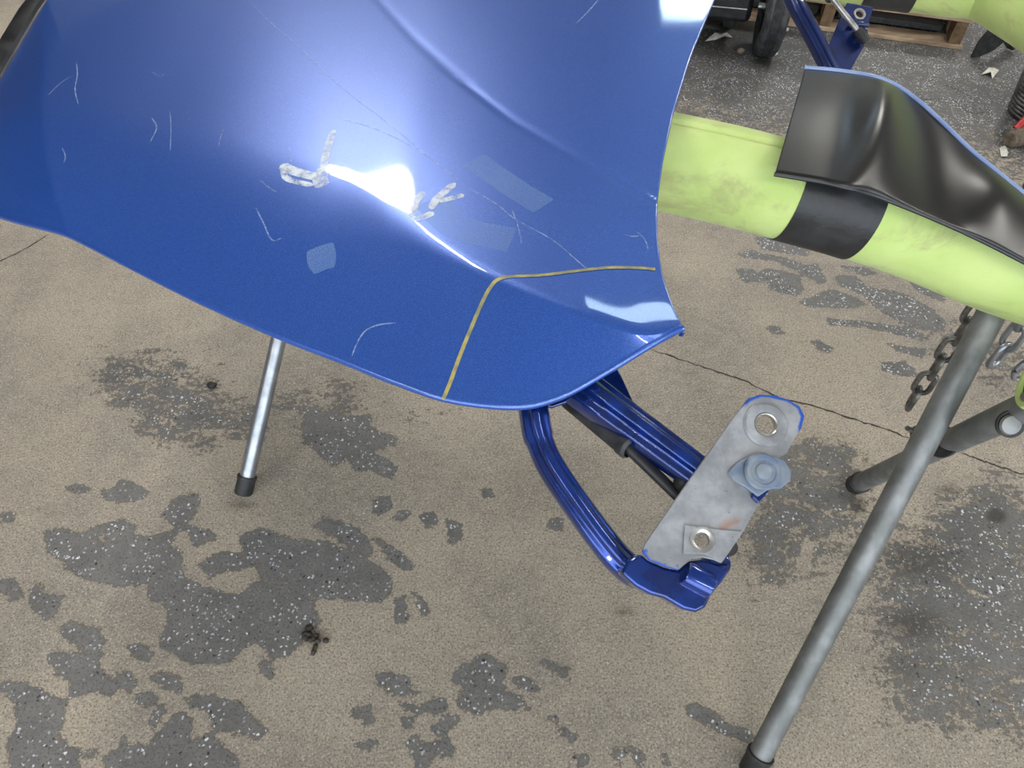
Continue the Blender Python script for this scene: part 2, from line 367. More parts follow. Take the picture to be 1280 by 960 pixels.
def floor_material():
    m = mat('worn_coated_concrete', (.3, .26, .2), .7); t = NT(m); v = t.coord()
    cv, st = t.attr('coat_cover'), t.attr('stain')
    n1 = t.noise(t.mapping(v, (1, 2.1, 1), (0, 0, .45)), 15, 10, .70, .3)
    n2 = t.noise(v, 95, 7, .68)
    val = t.math('ADD', cv, t.math('ADD', t.math('MULTIPLY', t.math('SUBTRACT', n1, .5), 3.4), t.math('MULTIPLY', t.math('SUBTRACT', n2, .5), 3.0)))
    mask = t.step(val, -.05, .05)
    # bare concrete
    g = t.noise(v, 3.2, 6, .6); f = t.noise(v, 260, 4, .75); h = t.noise(v, 34, 8, .7)
    con = t.mix(t.step(g, .36, .64), (.40, .342, .270), (.255, .225, .192))
    con = t.mix(t.step(h, .38, .68, 0, .6), con, (.40, .35, .275))
    con = t.mix(t.step(t.noise(t.mapping(v, (1, 2.5, 1), (0, 0, .5)), 20, 8, .7), .58, .72, 0, .45), con, (.16, .14, .12))
    con = t.mix(t.step(f, .50, .60, 0, .80), con, (.11, .096, .082))
    con = t.mix(t.step(t.noise(v, 55, 9, .75), .50, .66, 0, .38), con, (.15, .125, .10))
    con = t.mix(t.step(t.noise(v, 230, 3, .7), .55, .64, 0, .6), con, (.62, .56, .48))
    # old coating with flakes
    pn = t.noise(v, 24, 7, .65)
    pat = t.mix(t.step(pn, .3, .7), (.225, .216, .205), (.160, .154, .150))
    pat = t.mix(t.step(t.noise(v, 60, 8, .75), .52, .68, 0, .5), pat, (.29, .27, .245))
    pat = t.mix(t.math('MULTIPLY', t.attr('flake_density'), .75), pat, (.055, .054, .055))
    pat = t.mix(t.step(t.noise(v, 230, 4, .7), .50, .64, 0, .75), pat, (.055, .055, .058))
    wn = t.new('ShaderNodeTexNoise'); wn.inputs['Scale'].default_value = 150; t.link(v, wn.inputs['Vector'])
    wv = t.new('ShaderNodeVectorMath', operation='MULTIPLY_ADD'); t.link(wn.outputs['Color'], wv.inputs[0]); wv.inputs[1].default_value = (.009, .009, 0); t.link(v, wv.inputs[2])
    for sc, thr, rad, col in ((118, .88, .30, (.74, .74, .70)), (170, .80, .40, (.55, .57, .62)), (150, .95, .40, (.03, .03, .035))):
        vo = t.voronoi(wv.outputs[0], sc)
        sep = t.new('ShaderNodeSeparateColor'); t.link(vo.outputs['Color'], sep.inputs[0])
        k = t.math('MULTIPLY', t.math('GREATER_THAN', sep.outputs[0], t.math('SUBTRACT', thr + .06, t.math('MULTIPLY', t.attr('flake_density'), .32))), t.step(vo.outputs['Distance'], rad, rad - .08))
        k = t.math('MULTIPLY', k, t.step(t.noise(v, 16, 4), .36, .56))
        pat = t.mix(k, pat, col)
    c = t.mix(mask, con, pat)
    edge = t.step(t.math('ABSOLUTE', t.math('ADD', val, .1)), .03, .26, .62, 0.)
    c = t.mix(edge, c, (.055, .05, .045))
    sm = t.math('MULTIPLY', t.step(t.math('ADD', st, t.math('MULTIPLY', t.math('SUBTRACT', n2, .5), .7)), .05, .9), .85)
    c = t.mix(sm, c, (.035, .030, .025))
    t.link(c, t.b.inputs['Base Color'])
    t.link(t.math('ADD', t.math('MULTIPLY', mask, -.22), .74), t.b.inputs['Roughness'])
    hgt = t.math('ADD', t.math('MULTIPLY', mask, .6), t.math('ADD', t.math('MULTIPLY', f, .35), t.math('MULTIPLY', h, .5)))
    t.bump(hgt, .45, .0025)
    return m
nx, ny = len(xs), len(ys)
me = bpy.data.meshes.new('floor')
idx = np.arange(nx * ny).reshape(ny, nx)
quads = np.stack([idx[:-1, :-1], idx[:-1, 1:], idx[1:, 1:], idx[1:, :-1]], -1).reshape(-1, 4)
me.vertices.add(nx * ny); me.vertices.foreach_set('co', np.stack([XX, YY, np.zeros_like(XX)], -1).astype(np.float32).ravel())
me.loops.add(quads.size); me.loops.foreach_set('vertex_index', quads.ravel().astype(np.int32))
me.polygons.add(len(quads)); me.polygons.foreach_set('loop_start', np.arange(0, quads.size, 4, dtype=np.int32))
me.update(calc_edges=True)
for nm, arr in (('coat_cover', cov), ('stain', stain), ('flake_density', flake)):
    a = me.attributes.new(nm, 'FLOAT', 'POINT'); a.data.foreach_set('value', arr.astype(np.float32).ravel())
floor = bpy.data.objects.new('floor', me); C.objects.link(floor); me.materials.append(floor_material())
WL['floor'] = Vector((0, 0, 0)); tag(floor, 'worn tan concrete shop floor with flaking grey coating', kind='structure')
# the rest of the shop floor, out of view
M['concrete'] = noisy('plain_concrete', (.30, .26, .21), (.22, .195, .165), 3, .75)
mb = MB()
X0, X1, Y0, Y1 = -6.5, 6.5, -5.5, 9.0
fx0, fx1, fy0, fy1 = xs[0], xs[-1], ys[0], ys[-1]
for a, b, c_, d in ((X0, fx0, Y0, Y1), (fx1, X1, Y0, Y1), (fx0, fx1, Y0, fy0), (fx0, fx1, fy1, Y1)):
    mb.add([(a, c_, 0), (b, c_, 0), (b, d, 0), (a, d, 0)], [[0, 1, 2, 3]])
sur = mb.build('floor_surround', floor.data.materials[0], smooth=False, fix=False)
for nm, val_ in (('coat_cover', -1.25), ('stain', 0.), ('flake_density', .3)):
    sur.data.attributes.new(nm, 'FLOAT', 'POINT').data.foreach_set('value', [val_] * len(sur.data.vertices))
tag(sur, 'plain concrete around the worn floor', kind='structure')
def ribbon(pts, width, mb, lift=.0006, nrm=None):
    pts = [Vector(p) for p in pts]; n = len(pts); rows = []
    for i, p in enumerate(pts):
        t = pts[min(i + 1, n - 1)] - pts[max(i - 1, 0)]
        N = nrm[i] if nrm else Vector((0, 0, 1))
        s = t.cross(N).normalized(); w = width[i] if isinstance(width, list) else width
        rows.append([p + s * w / 2 + N * lift, p - s * w / 2 + N * lift])
    mb.grid(rows); return mb
rnd = random.Random(4)
def crack(px, w, name='crack', jit=1.6, n=60):
    P = catmull(px, n); pts = []
    for i, (x, y) in enumerate(P): pts.append(Z(x + rnd.uniform(-jit, jit) * .5, y + rnd.uniform(-jit, jit) * .6))
    wd = [w * rnd.uniform(.45, 1.3) * min(1, .3 + i / 6, .3 + (n - 1 - i) / 6) for i in range(n)]
    ribbon(pts, wd, mbk := MB(), .0005); o = mbk.build(name, M['lead'], floor, smooth=False, fix=False); return o
crack([(812,437),(850,449),(890,463),(930,476),(975,498),(1020,508),(1070,525),(1110,538),(1137,548)], .0042)
crack([(1200,566),(1225,575),(1250,584),(1290,596)], .0042, n=30)
crack([(-20,335),(10,322),(35,309),(62,292)], .0050, 'floor_joint', .3, 20)
crack([(1180,106),(1192,110),(1203,116)], .006, n=16)
crack([(1140,122),(1165,124),(1190,124),(1200,133),(1215,141),(1238,139)], .005, n=30)

# ------------------------------------------------------------------ the shop around the floor (out of view, seen in reflections)
M['wall'] = noisy('painted_wall', (.50, .50, .49), (.42, .42, .41), 2, .8)
M['wall_dark'] = noisy('dark_wall', (.10, .10, .11), (.07, .07, .08), 2, .8)
M['ceil'] = noisy('dusty_ceiling', (.46, .46, .46), (.34, .34, .34), 2, .9)
HC = 3.7
def slab(name, c, hx, hy, hz, m, label):
    return tag(MB().box(c, (hx, 0, 0), (0, hy, 0), (0, 0, hz)).build(name, m, origin=c, smooth=False), label, kind='structure')
slab('wall_back', (0, Y1 + .05, HC / 2), 6.6, .05, HC / 2, M['wall'], 'pale grey rear wall of the shop')
slab('wall_left', (X0 - .05, (Y0 + Y1) / 2, HC / 2), .05, (Y1 - Y0) / 2, HC / 2, M['wall_dark'], 'dark grey left wall of the shop')
slab('wall_right', (X1 + .05, (Y0 + Y1) / 2, HC / 2), .05, (Y1 - Y0) / 2, HC / 2, M['wall'], 'pale grey right wall of the shop')
slab('ceiling', (0, (Y0 + Y1) / 2, HC + .05), 6.6, (Y1 - Y0) / 2, .05, M['ceil'], 'dusty grey shop ceiling')
def emit(name, col, s):
    m = bpy.data.materials.new(name); m.use_nodes = True; n = m.node_tree.nodes; n.clear()
    e = n.new('ShaderNodeEmission'); e.inputs[0].default_value = (*col, 1); e.inputs[1].default_value = s
    o = n.new('ShaderNodeOutputMaterial'); m.node_tree.links.new(e.outputs[0], o.inputs[0]); return m
M['glow_warm'] = emit('lamp_glow_white', (1.0, .97, .90), 26)
M['glow_cool'] = emit('lamp_glow_cool', (.62, .83, 1.0), 7)
M['housing'] = noisy('lamp_housing', (.5, .5, .5), (.4, .4, .4), 10, .5)
def disc_lamp(c, r, glow, label):
    c = Vector(c); e = empty('ceiling_lamp', c, label, 'lamp', 'ceiling lamps')
    MB().lathe([(0, .14), (.05, .14), (.07, .06), (r * .8, .05), (r + .02, .01), (r + .02, -.02), (r, -.02), (r - .01, .005), (0, .005)], c, (0, 0, 1), 40).build('housing', M['housing'], e)
    MB().lathe([(0, -.005), (r - .012, -.005)], c, (0, 0, 1), 40).build('diffuser', glow, e, fix=False)
    if HC - c.z > .2: MB().tube([c + Vector((0, 0, .13)), Vector((c.x, c.y, HC))], .01, 8).build('rod', M['housing'], e)
def strip_lamp(c, dx, dy, glow, label):
    c = Vector(c); e = empty('ceiling_lamp', c, label, 'lamp', 'ceiling lamps')
    MB().box(c + Vector((0, 0, .04)), (dx + .02, 0, 0), (0, dy + .02, 0), (0, 0, .035)).build('housing', M['housing'], e, smooth=False)
    MB().box(c, (dx, 0, 0), (0, dy, 0), (0, 0, .004)).build('diffuser', glow, e, smooth=False)
    for s in (-1, 1):
        q = c + Vector((dx * .7 * s if dx > dy else 0, dy * .7 * s if dy >= dx else 0, .07))
        MB().tube([q, Vector((q.x, q.y, HC))], .008, 8).build('rod', M['housing'], e)
disc_lamp((-1.06, 3.80, 3.3), .42, M['glow_warm'], 'round white high bay lamp hanging ahead of the stand')
strip_lamp((-.76, 2.58, 3.3), .05, .72, M['glow_warm'], 'added narrow strip light ahead of the stand, drawing out the hood highlight')  # added only to stretch the round lamp's highlight along the hood ridge
strip_lamp((3.2, .8, 3.45), .10, 1.1, M['glow_warm'], 'long strip lamp hanging right of the stand')
strip_lamp((-3.4, -2.2, 3.45), .10, 1.1, M['glow_warm'], 'long strip lamp hanging left of the stand')
strip_lamp((0.3, -2.6, 3.45), 1.1, .10, M['glow_warm'], 'long strip lamp hanging behind the viewer')
strip_lamp((3.1, 5.3, 3.45), .24, .6, M['glow_warm'], 'long strip lamp hanging over the rear right')
strip_lamp((0.70, 2.93, 3.3), .27, .07, M['glow_cool'], 'cool strip lamp hanging ahead of the stand')
strip_lamp((1.72, 6.0, 3.45), .55, .20, M['glow_cool'], 'cool strip lamp hanging far ahead of the stand')

# ------------------------------------------------------------------ the blue hood
HOOD = empty('car_hood', Z(400, 250, .80), 'scuffed metallic blue car hood lying on lime foam stands, hinges still attached', 'car hood')
K = [  # near edge (px, py, z) | shoulder (px, py, z) | rounding of the shoulder
 (853,411,.868, 849,408,.869, .003), (818,430,.863, 803,415,.869, .005), (755,468,.847, 745,396,.870, .006), (700,497,.832, 695,378,.870, .006),
 (645,509,.828, 640,354,.870, .007), (560,500,.826, 585,327,.870, .009), (490,477,.824, 530,297,.870, .014), (420,449,.823, 485,272,.870, .03),
 (345,420,.822, 425,252,.868, .06), (250,378,.820, 345,238,.866, .08), (160,333,.818, 250,222,.863, .09), (80,292,.816, 160,200,.858, .09),
 (0,258,.814, 80,170,.853, .08), (-70,224,.812, -5,150,.843, .05), (-115,205,.810, -66,152,.832, .03)]
NU = 300
Nk = catmull([Z(k[0], k[1], k[2]) for k in K], NU); Mk = catmull([Z(k[3], k[4], k[5]) for k in K], NU)
rk = np.interp(np.linspace(0, len(K) - 1, NU), range(len(K)), [k[6] for k in K])
REAR = [Z(x, y, z) for x, y, z in ((849,408,.869),(838,385,.869),(825,345,.869),(819,300,.870),(819,255,.871),(826,205,.872),(838,150,.873),(860,80,.875),(895,0,.877))]
d0 = (REAR[-1] - REAR[-2]).normalized()
F0 = Z(1040, -150, .884); F1 = Z(62, 0, .845) + Vector((-.02, .60, .02))
chord = F0 - REAR[0]
rv = [0.] + [max((p - REAR[0]).dot(chord) / chord.length_squared, 0) for p in REAR[1:]] + [1.0]
ro = [Vector((0, 0, 0))] + [p - REAR[0] - chord * v for p, v in zip(REAR[1:], rv[1:])] + [Vector((0, 0, 0))]
V3 = np.concatenate([np.linspace(0, .25, 60)[:-1], np.linspace(.25, 1, 80)])
bul = np.stack([np.interp(V3, rv, [o[i] for o in ro]) for i in range(3)], -1)
# smooth the bulge
for _ in range(6): bul[1:-1] = .25 * bul[:-2] + .5 * bul[1:-1] + .25 * bul[2:]
N1, N2 = 46, 26
rows = []
ROLL = .0038
for i in range(NU):
    u = i / (NU - 1); N, Mm = Nk[i], Mk[i]
    F = np.array(F0) * (1 - u) + np.array(F1) * u; F = F + np.array((0, 0, .012 * math.sin(math.pi * u)))
    d1, d2 = N - Mm, F - Mm; L1, L2 = np.linalg.norm(d1), np.linalg.norm(d2)
    h1, h2 = d1 / max(L1, 1e-6), d2 / L2; r = min(rk[i], .75 * L1)
    A_, B_ = Mm + h1 * r, Mm + h2 * r
    col = []
    e = np.array((h1[0], h1[1], 0)); e /= max(np.linalg.norm(e), 1e-6)
    Nin = N - e * ROLL
    for a in np.linspace(math.radians(165), 0, 10): col.append(Nin + e * (ROLL * math.sin(a)) + np.array((0, 0, ROLL * (math.cos(a) - 1))))
    for t in np.linspace(0, 1, N1)[1:]:
        p = Nin * (1 - t) + A_ * t; col.append(p)
    for t in np.linspace(0, 1, N2)[1:]: col.append(A_ * (1 - t) ** 2 + Mm * 2 * t * (1 - t) + B_ * t * t)
    for j, t in enumerate(V3[1:]): col.append(B_ * (1 - t) + F * t + bul[j + 1] * (1 - u) ** 3)
    rows.append(col)
R = np.array(rows)
def plan_line(px, z=.87): return np.array([tuple(Z(x, y, z))[:2] for x, y in px])
def side_dist(P, line):
    """signed plan distance to an open polyline: positive on its left"""
    best = np.full(P.shape[:-1], 1e9); sg = np.zeros(P.shape[:-1])
    for a, b in zip(line[:-1], line[1:]):
        e = b - a; L = (e * e).sum(); w = P[..., :2] - a
        h = np.clip((w * e).sum(-1) / L, 0, 1); d = np.hypot(w[..., 0] - h * e[0], w[..., 1] - h * e[1])
        cr = e[0] * w[..., 1] - e[1] * w[..., 0]
        m_ = d < best - 1e-9; best = np.where(m_, d, best); sg = np.where(m_, np.sign(cr), sg)
    return best * sg
def softplus(q, r): return .5 * (q + np.sqrt(q * q + r * r)) - .5 * r
# raised centre of the hood: starts at the fold across the upper right
q = side_dist(R, plan_line([(900,300),(815,252),(760,222),(700,190),(640,155),(575,105),(520,55),(470,0),(380,-110)]))
q = q if q[0, -1] > 0 else -q
R[..., 2] += math.tan(math.radians(2.4)) * softplus(q, .006) - .0006 * np.exp(-(q / .005) ** 2)
# the nose turns down at the front
q = side_dist(R, plan_line([(60,-160),(50,0),(46,110),(49,180),(54,225),(62,270),(70,330),(80,400)], .855))
q = q if q[0, 40] < 0 else -q
R[..., 2] -= math.tan(math.radians(16.0)) * softplus(q, .005)
# rolled rear edge
U0, U1 = R[0], R[1]
ed = U0 - R[3]; ed[:, 2] = 0; ed /= np.maximum(np.linalg.norm(ed, axis=1, keepdims=True), 1e-6)
extra = []
for a in np.linspace(math.radians(150), math.radians(15), 7):
    extra.append(U0 + ed * (.002 * math.sin(a)) + np.array((0, 0, 1)) * (.002 * (math.cos(a) - 1)))
RR = np.concatenate([np.array(extra), R], 0)
mb = MB().grid([[Vector(p) for p in c] for c in RR])
hood = mb.build('panel', M['paint'], HOOD, solid=.0018, angle=60, fix=False)
if sum(p.normal.z for p in hood.data.polygons) < 0: hood.data.flip_normals()
hood.modifiers['solid'].offset = -1
BV = BVHTree.FromPolygons([tuple(p) for p in mb.v], mb.f)
def onhood(px, py):
    loc, nn, i, d = BV.ray_cast(EYE, ray(px, py).normalized())
    if loc is None: return Z(px, py, .87), Vector((0, 0, 1))
    return loc, (nn if nn.z > 0 else -nn)
def mark(name, px, w, m, n=40, lift=.0005, taper=True, label=None):
    P = catmull(px, n); q = [onhood(x, y) for x, y in P]
    ww = [w * (min(1, .25 + i / (n * .15), .25 + (n - 1 - i) / (n * .15)) if taper else 1) for i in range(n)]
    mbk = MB(); ribbon([a for a, b in q], ww, mbk, lift, [b for a, b in q])
    o = mbk.build(name, m, HOOD, fix=False)
    if label: o['label'] = label
    return o
# yellow cut line of old tape across the corner
mark('tape_line', [(554,499),(563,478),(575,445),(590,408),(603,378),(614,358),(624,349),(640,346),(680,344),(720,339),(760,335),(795,335),(819,337)], .0036, M['yellow'], 90, taper=False, label='yellowish tape edge line')
# scratches and scuffs
for px, w in (([(310,0),(340,30),(370,55),(405,90),(440,120),(480,150),(540,200),(590,238)], .0014), ([(590,238),(620,255),(645,275),(690,300),(720,325),(735,338)], .0016),
              ([(424,148),(460,158),(500,175),(535,197)], .0018), ([(440,446),(447,428),(458,413),(475,406),(495,404)], .0022),
              ([(213,140),(214,160),(213,190)], .0014), ([(190,148),(196,160),(188,178)], .0022), ([(96,80),(97,95),(94,112),(98,130)], .0022),
              ([(280,160),(276,172),(273,185)], .0014), ([(362,230),(364,205),(362,185)], .0012), ([(720,30),(735,15),(748,0)], .0025),
              ([(775,292),(790,296),(802,294)], .0022), ([(796,290),(806,300),(810,312)], .0018), ([(325,225),(338,236),(346,240)], .0014),
              ([(320,260),(330,280),(340,300),(352,298)], .0022), ([(60,120),(75,105),(90,95)], .0016), ([(190,90),(200,96),(206,92)], .0018),
              ([(640,262),(648,285),(652,305)], .0014), ([(78,185),(82,196),(80,204)], .0022)):
    mark('scratch', px, w * .75, M['scratch'], 30)
# dried polish smears either side of the round lamp's reflection
for px, w in (([(418,163),(412,178),(407,196),(404,212)], .0085), ([(408,210),(400,222),(404,234)], .016), ([(400,222),(380,218),(362,212),(352,206)], .012),
              ([(354,206),(357,222),(372,228),(392,232)], .007), ([(531,240),(520,252),(515,270)], .0085), ([(515,274),(528,272),(542,266)], .008),
              ([(569,229),(556,240),(545,250),(539,262)], .0085), ([(548,252),(565,248),(580,244)], .007)):
    mark('polish_smear', px, w, M['chalk'], 24, label='whitish polish smear')
for px, w in (([(592,200),(620,220),(650,240),(680,258)], .030), ([(540,250),(560,275),(590,290),(640,300)], .035), ([(385,330),(405,322),(420,318)], .030)):  # the first paints a reflected bright rectangle, the others are scuffs
    mark('scuff_reflection', px, w, M['haze'], 20, lift=.0004, taper=px[0] == (385, 330))
# black trim strip along the front edge
fe = [R[-1, j] for j in range(0, R.shape[1], 4)]
fe = [Vector(p) for p in fe[8:]]
tp = [p + Vector((-.014, 0, -.006)) for p in fe]
prof = [(-.020, -.008), (-.020, .006), (-.010, .010), (.006, .009), (.008, .004), (.020, .002), (.020, -.008)]
MB().sweep(tp, prof).build('front_trim', M['blackgloss'], HOOD)['label'] = 'black trim strip'
# inner frame under the hood skin
mb = MB()
for uu in (22, 150, 278):
    mb.tube([Vector(R[uu, j]) - Vector((0, 0, .016)) for j in range(60, R.shape[1] - 2, 6)], .012, 8)
mb.build('inner_frame', M['arm_blue'], HOOD)

# hinges
def hole_plate(outline, holes, n, th, name, m, parent, attrs=None):
    bm = bmesh.new(); org = WL[parent.name]
    for loop in [outline] + holes:
        vs = [bm.verts.new(p - org) for p in loop]
        for i in range(len(vs)): bm.edges.new((vs[i], vs[(i + 1) % len(vs)]))
    bmesh.ops.triangle_fill(bm, edges=bm.edges[:], use_beauty=True)
    for f in bm.faces: f.normal_update()
    for f in bm.faces:
        if f.normal.dot(n) < 0: f.normal_flip()
    bmesh.ops.subdivide_edges(bm, edges=[e for e in bm.edges if len(e.link_faces) == 2], cuts=2)
    bmesh.ops.triangulate(bm, faces=bm.faces[:])
    me = bpy.data.meshes.new(name); bm.to_mesh(me); bm.free()
    o = bpy.data.objects.new(name, me); C.objects.link(o); o.parent = parent; WL[o.name] = org; me.materials.append(m)
    for nm, fn in (attrs or {}).items():
        a = me.attributes.new(nm, 'FLOAT', 'POINT')
        for i, v in enumerate(me.vertices): a.data[i].value = fn(v.co + org)
    s = o.modifiers.new('solid', 'SOLIDIFY'); s.thickness = th; s.offset = -1
    b = o.modifiers.new('bevel', 'BEVEL'); b.width = .0008; b.segments = 2; b.limit_method = 'ANGLE'
    return o
def px_ellipse(cx, cy, a, b, rot, n=24):
    return [(cx + a * math.cos(t) * math.cos(rot) - b * math.sin(t) * math.sin(rot), cy + a * math.cos(t) * math.sin(rot) + b * math.sin(t) * math.cos(rot)) for t in [2 * math.pi * i / n for i in range(n)]]
HN = empty('hinge', Z(720, 520, .80), parent=HOOD); HN['label'] = 'near hinge with bare grey mounting plate'
p0 = W(880, 610, .566); pn = Vector((.05, -.42, .90)).normalized()
def HP(x, y, lift=0.): return PL(x, y, p0, pn) + pn * lift
PLATE = [(936,498),(950,493),(968,494),(985,499),(1000,508),(1006,520),(1002,535),(992,551),(984,566),(972,574),(964,590),(955,612),(949,630),(940,645),(931,662),(919,680),(908,696),(902,704),(892,700),(878,697),(865,699),(856,706),(848,713),(830,708),(812,700),(803,690),(806,680),(830,645),(860,602),(890,560),(918,520)]
hole_up = [HP(x, y) for x, y in px_ellipse(957, 531, 16, 13, .2)]; hole_lo = [HP(x, y) for x, y in px_ellipse(877, 675, 11, 9, .2)]
def near_px(pts, rad):
    Q = [HP(x, y) for x, y in pts]
    return lambda c: max(0., 1 - min((c - q).length for q in Q) / rad)
plate = hole_plate([HP(*p) for p in PLATE], [hole_up, hole_lo], pn, .0035, 'mounting_plate', M['plate'], HN,
    {'rust': near_px([(938,622),(932,632),(925,642),(918,650),(905,655),(948,622)], .012), 'blue': near_px([(1000,508),(985,499),(968,494),(950,493),(1006,520),(1002,535),(936,498),(806,690),(815,700),(830,706),(846,711)], .0065)})
plate['label'] = 'bare grey worn mounting plate'
def collar(cx, cy, r0, r1, h, m, name='collar'):
    c = HP(cx, cy); MB().lathe([(r0, -.0036), (r0, h * .7), (r0 + .0008, h), (r1 * .8 + r0 * .2, h), (r1, .0004)], c, pn, 32).build(name, m, HN)
collar(957, 531, .0098, .0185, .0022, M['plate']); collar(957, 531, .0082, .0100, .0026, M['steel']); collar(877, 675, .0060, .0110, .0018, M['steel'])
# raised square pad round the lower hole
pad = hole_plate([HP(x, y, .0016) for x, y in ((855,656),(900,662),(928,664),(914,684),(903,702),(880,693),(853,692))], [[p + pn * .0016 for p in [HP(x, y) for x, y in px_ellipse(877, 675, 16, 13, .2)]]], pn, .0016, 'pad', M['plate'], HN)
# tab with a domed boss standing up from the plate's right edge
tabc = [(909,590),(921,578),(938,570),(958,570),(976,577),(985,590),(984,602),(972,612),(958,612),(944,622),(930,610),(916,601)]
MB().prism([HP(x, y, .0015 + .0055 * min(1, max(0, (x - 912) / 34))) for i, (x, y) in enumerate(tabc)], pn, .0045).build('tab', M['tab'], HN, bevel=.001)
MB().lathe([(.0150, .0060), (.0135, .0078), (.0105, .0078), (.0098, .0070), (.0068, .0070), (.0062, .0088), (.004, .0094), (0, .0095)], HP(950, 591), pn, 32).build('boss', M['tab'], HN)
MB().prism([HP(x, y, .0045) for x, y in ((938,612),(956,606),(961,612),(946,630),(938,622))], pn, .012).build('tab_flange', M['arm_blue'], HN, bevel=.001)
# two pressed channel arms
def chan(w, h): return [(-w/2, -h), (-w/2, -h*.1), (-w/2+.002, h*.25), (-w*.25, h*.35), (-w*.12, h*.8), (w*.12, h*.8), (w*.22, h*.35), (w/2-.002, h*.25), (w/2, -h*.1), (w/2, -h), (w/2-.003, -h), (w/2-.004, -h*.2), (-w/2+.004, -h*.2), (-w/2+.003, -h)]
HU = .81
a1 = [Z(664, 490, .800), W(668, 515, .622), W(674, 545, .616), W(689, 580, .606), W(721, 628, .594), W(762, 683, .585), W(787, 709, .584), W(806, 720, .588)]
a1s = smooth_path(a1, 40)
MB().sweep(a1s, chan(.0235, .013), up=(0, -.35, 1), scale=[1.12 if i < 12 else 1.0 for i in range(40)]).build('lower_arm', M['arm_blue'], HN, bevel=.0012)
a2 = [Z(690, 450, .800), W(740, 490, .622), W(788, 526, .608), W(834, 560, .595), W(880, 594, .583)]
MB().sweep(smooth_path(a2, 30), chan(.031, .015), up=(0, -.35, 1), scale=[1.15 - .25 * i / 29 for i in range(30)]).build('upper_arm', M['arm_blue'], HN, bevel=.0012)
# web joining the arms under the hood
MB().prism([PL(x, y, Z(710, 495, .800), Vector((0, -.25, 1)).normalized()) for x, y in ((652,500),(690,509),(712,501),(745,498),(775,497),(800,520),(770,455),(700,455))], Vector((0, -.25, 1)), .004).build('hinge_web', M['arm_blue'], HN, bevel=.001)
# knuckle below the plate
kn = [(803,692),(812,700),(832,709),(850,713),(862,702),(880,699),(900,705),(914,704),(916,712),(905,728),(893,742),(884,760),(872,766),(856,762),(832,748),(814,743),(796,733),(778,716),(786,700)]
MB().prism([HP(x, y, -.004) for x, y in kn], pn, .022).build('knuckle', M['arm_blue'], HN, bevel=.0055)
b0, b1 = HP(858, 716, -.002), HP(891, 734, -.002)
MB().lathe([(0, 0), (.0085, 0), (.0095, .002), (.0095, (b1 - b0).length - .001), (.0085, (b1 - b0).length), (.004, (b1 - b0).length)], b0, b1 - b0, 24).build('pivot_boss', M['arm_blue'], HN)
MB().lathe([(0, .004), (.006, .004), (.007, .003), (.0105, .0025), (.011, 0), (.011, -.006)], HP(901, 704, -.010), pn, 24).build('pivot_cap', M['arm_blue'], HN)
MB().lathe([(0, .003), (.0065, .003), (.007, 0), (.007, -.014)], HP(914, 684, -.006), pn, 20).build('bump_stop', M['rubber'], HN)
# gas strut
s0, s1, s2 = Z(712, 499, .785), W(789, 562, .605), W(853, 625, .592)
dS = (s1 - s0).normalized()
MB().lathe([(0, 0), (.0098, 0), (.0098, (s1 - s0).length * .86), (.0106, (s1 - s0).length * .88), (.0106, (s1 - s0).length * .97), (.008, (s1 - s0).length)], s0, dS, 24).build('gas_strut', M['dustyblack'], HN)
MB().tube(lin(s1 - dS * .01, s2, 4), .0052, 16).build('strut_rod', M['blackgloss'], HN)
MB().blob(W(854, 603, .592), .0085, .0085, .010, 2, .05).build('strut_ball', M['rubber'], HN)

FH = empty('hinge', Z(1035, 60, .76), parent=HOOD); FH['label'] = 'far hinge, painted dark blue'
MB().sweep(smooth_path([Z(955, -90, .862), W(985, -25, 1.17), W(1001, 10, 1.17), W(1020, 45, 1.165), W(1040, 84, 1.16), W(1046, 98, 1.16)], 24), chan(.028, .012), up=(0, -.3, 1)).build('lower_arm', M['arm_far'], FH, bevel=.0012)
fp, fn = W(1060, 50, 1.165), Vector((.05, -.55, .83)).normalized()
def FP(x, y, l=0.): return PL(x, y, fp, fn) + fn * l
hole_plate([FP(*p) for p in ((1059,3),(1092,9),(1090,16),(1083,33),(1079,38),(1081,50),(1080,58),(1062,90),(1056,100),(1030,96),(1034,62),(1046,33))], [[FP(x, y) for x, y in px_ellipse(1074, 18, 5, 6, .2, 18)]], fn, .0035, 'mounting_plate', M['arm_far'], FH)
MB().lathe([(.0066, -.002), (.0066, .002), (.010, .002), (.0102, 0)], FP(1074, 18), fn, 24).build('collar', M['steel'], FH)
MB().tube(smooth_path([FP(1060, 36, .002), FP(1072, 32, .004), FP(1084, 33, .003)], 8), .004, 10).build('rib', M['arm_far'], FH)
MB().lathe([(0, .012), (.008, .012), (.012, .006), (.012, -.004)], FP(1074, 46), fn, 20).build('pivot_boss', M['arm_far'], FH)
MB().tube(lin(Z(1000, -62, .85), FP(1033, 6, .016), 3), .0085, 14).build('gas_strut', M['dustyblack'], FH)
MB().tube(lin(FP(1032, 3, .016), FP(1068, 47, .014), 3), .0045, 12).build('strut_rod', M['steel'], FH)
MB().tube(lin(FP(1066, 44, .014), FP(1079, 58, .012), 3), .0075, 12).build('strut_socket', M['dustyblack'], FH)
MB().sweep(lin(Z(935, -95, .866), Z(1010, -70, .858), 4), [(-.03, -.003), (-.03, .003), (.03, .003), (.03, -.003)]).build('hinge_web', M['arm_far'], FH)

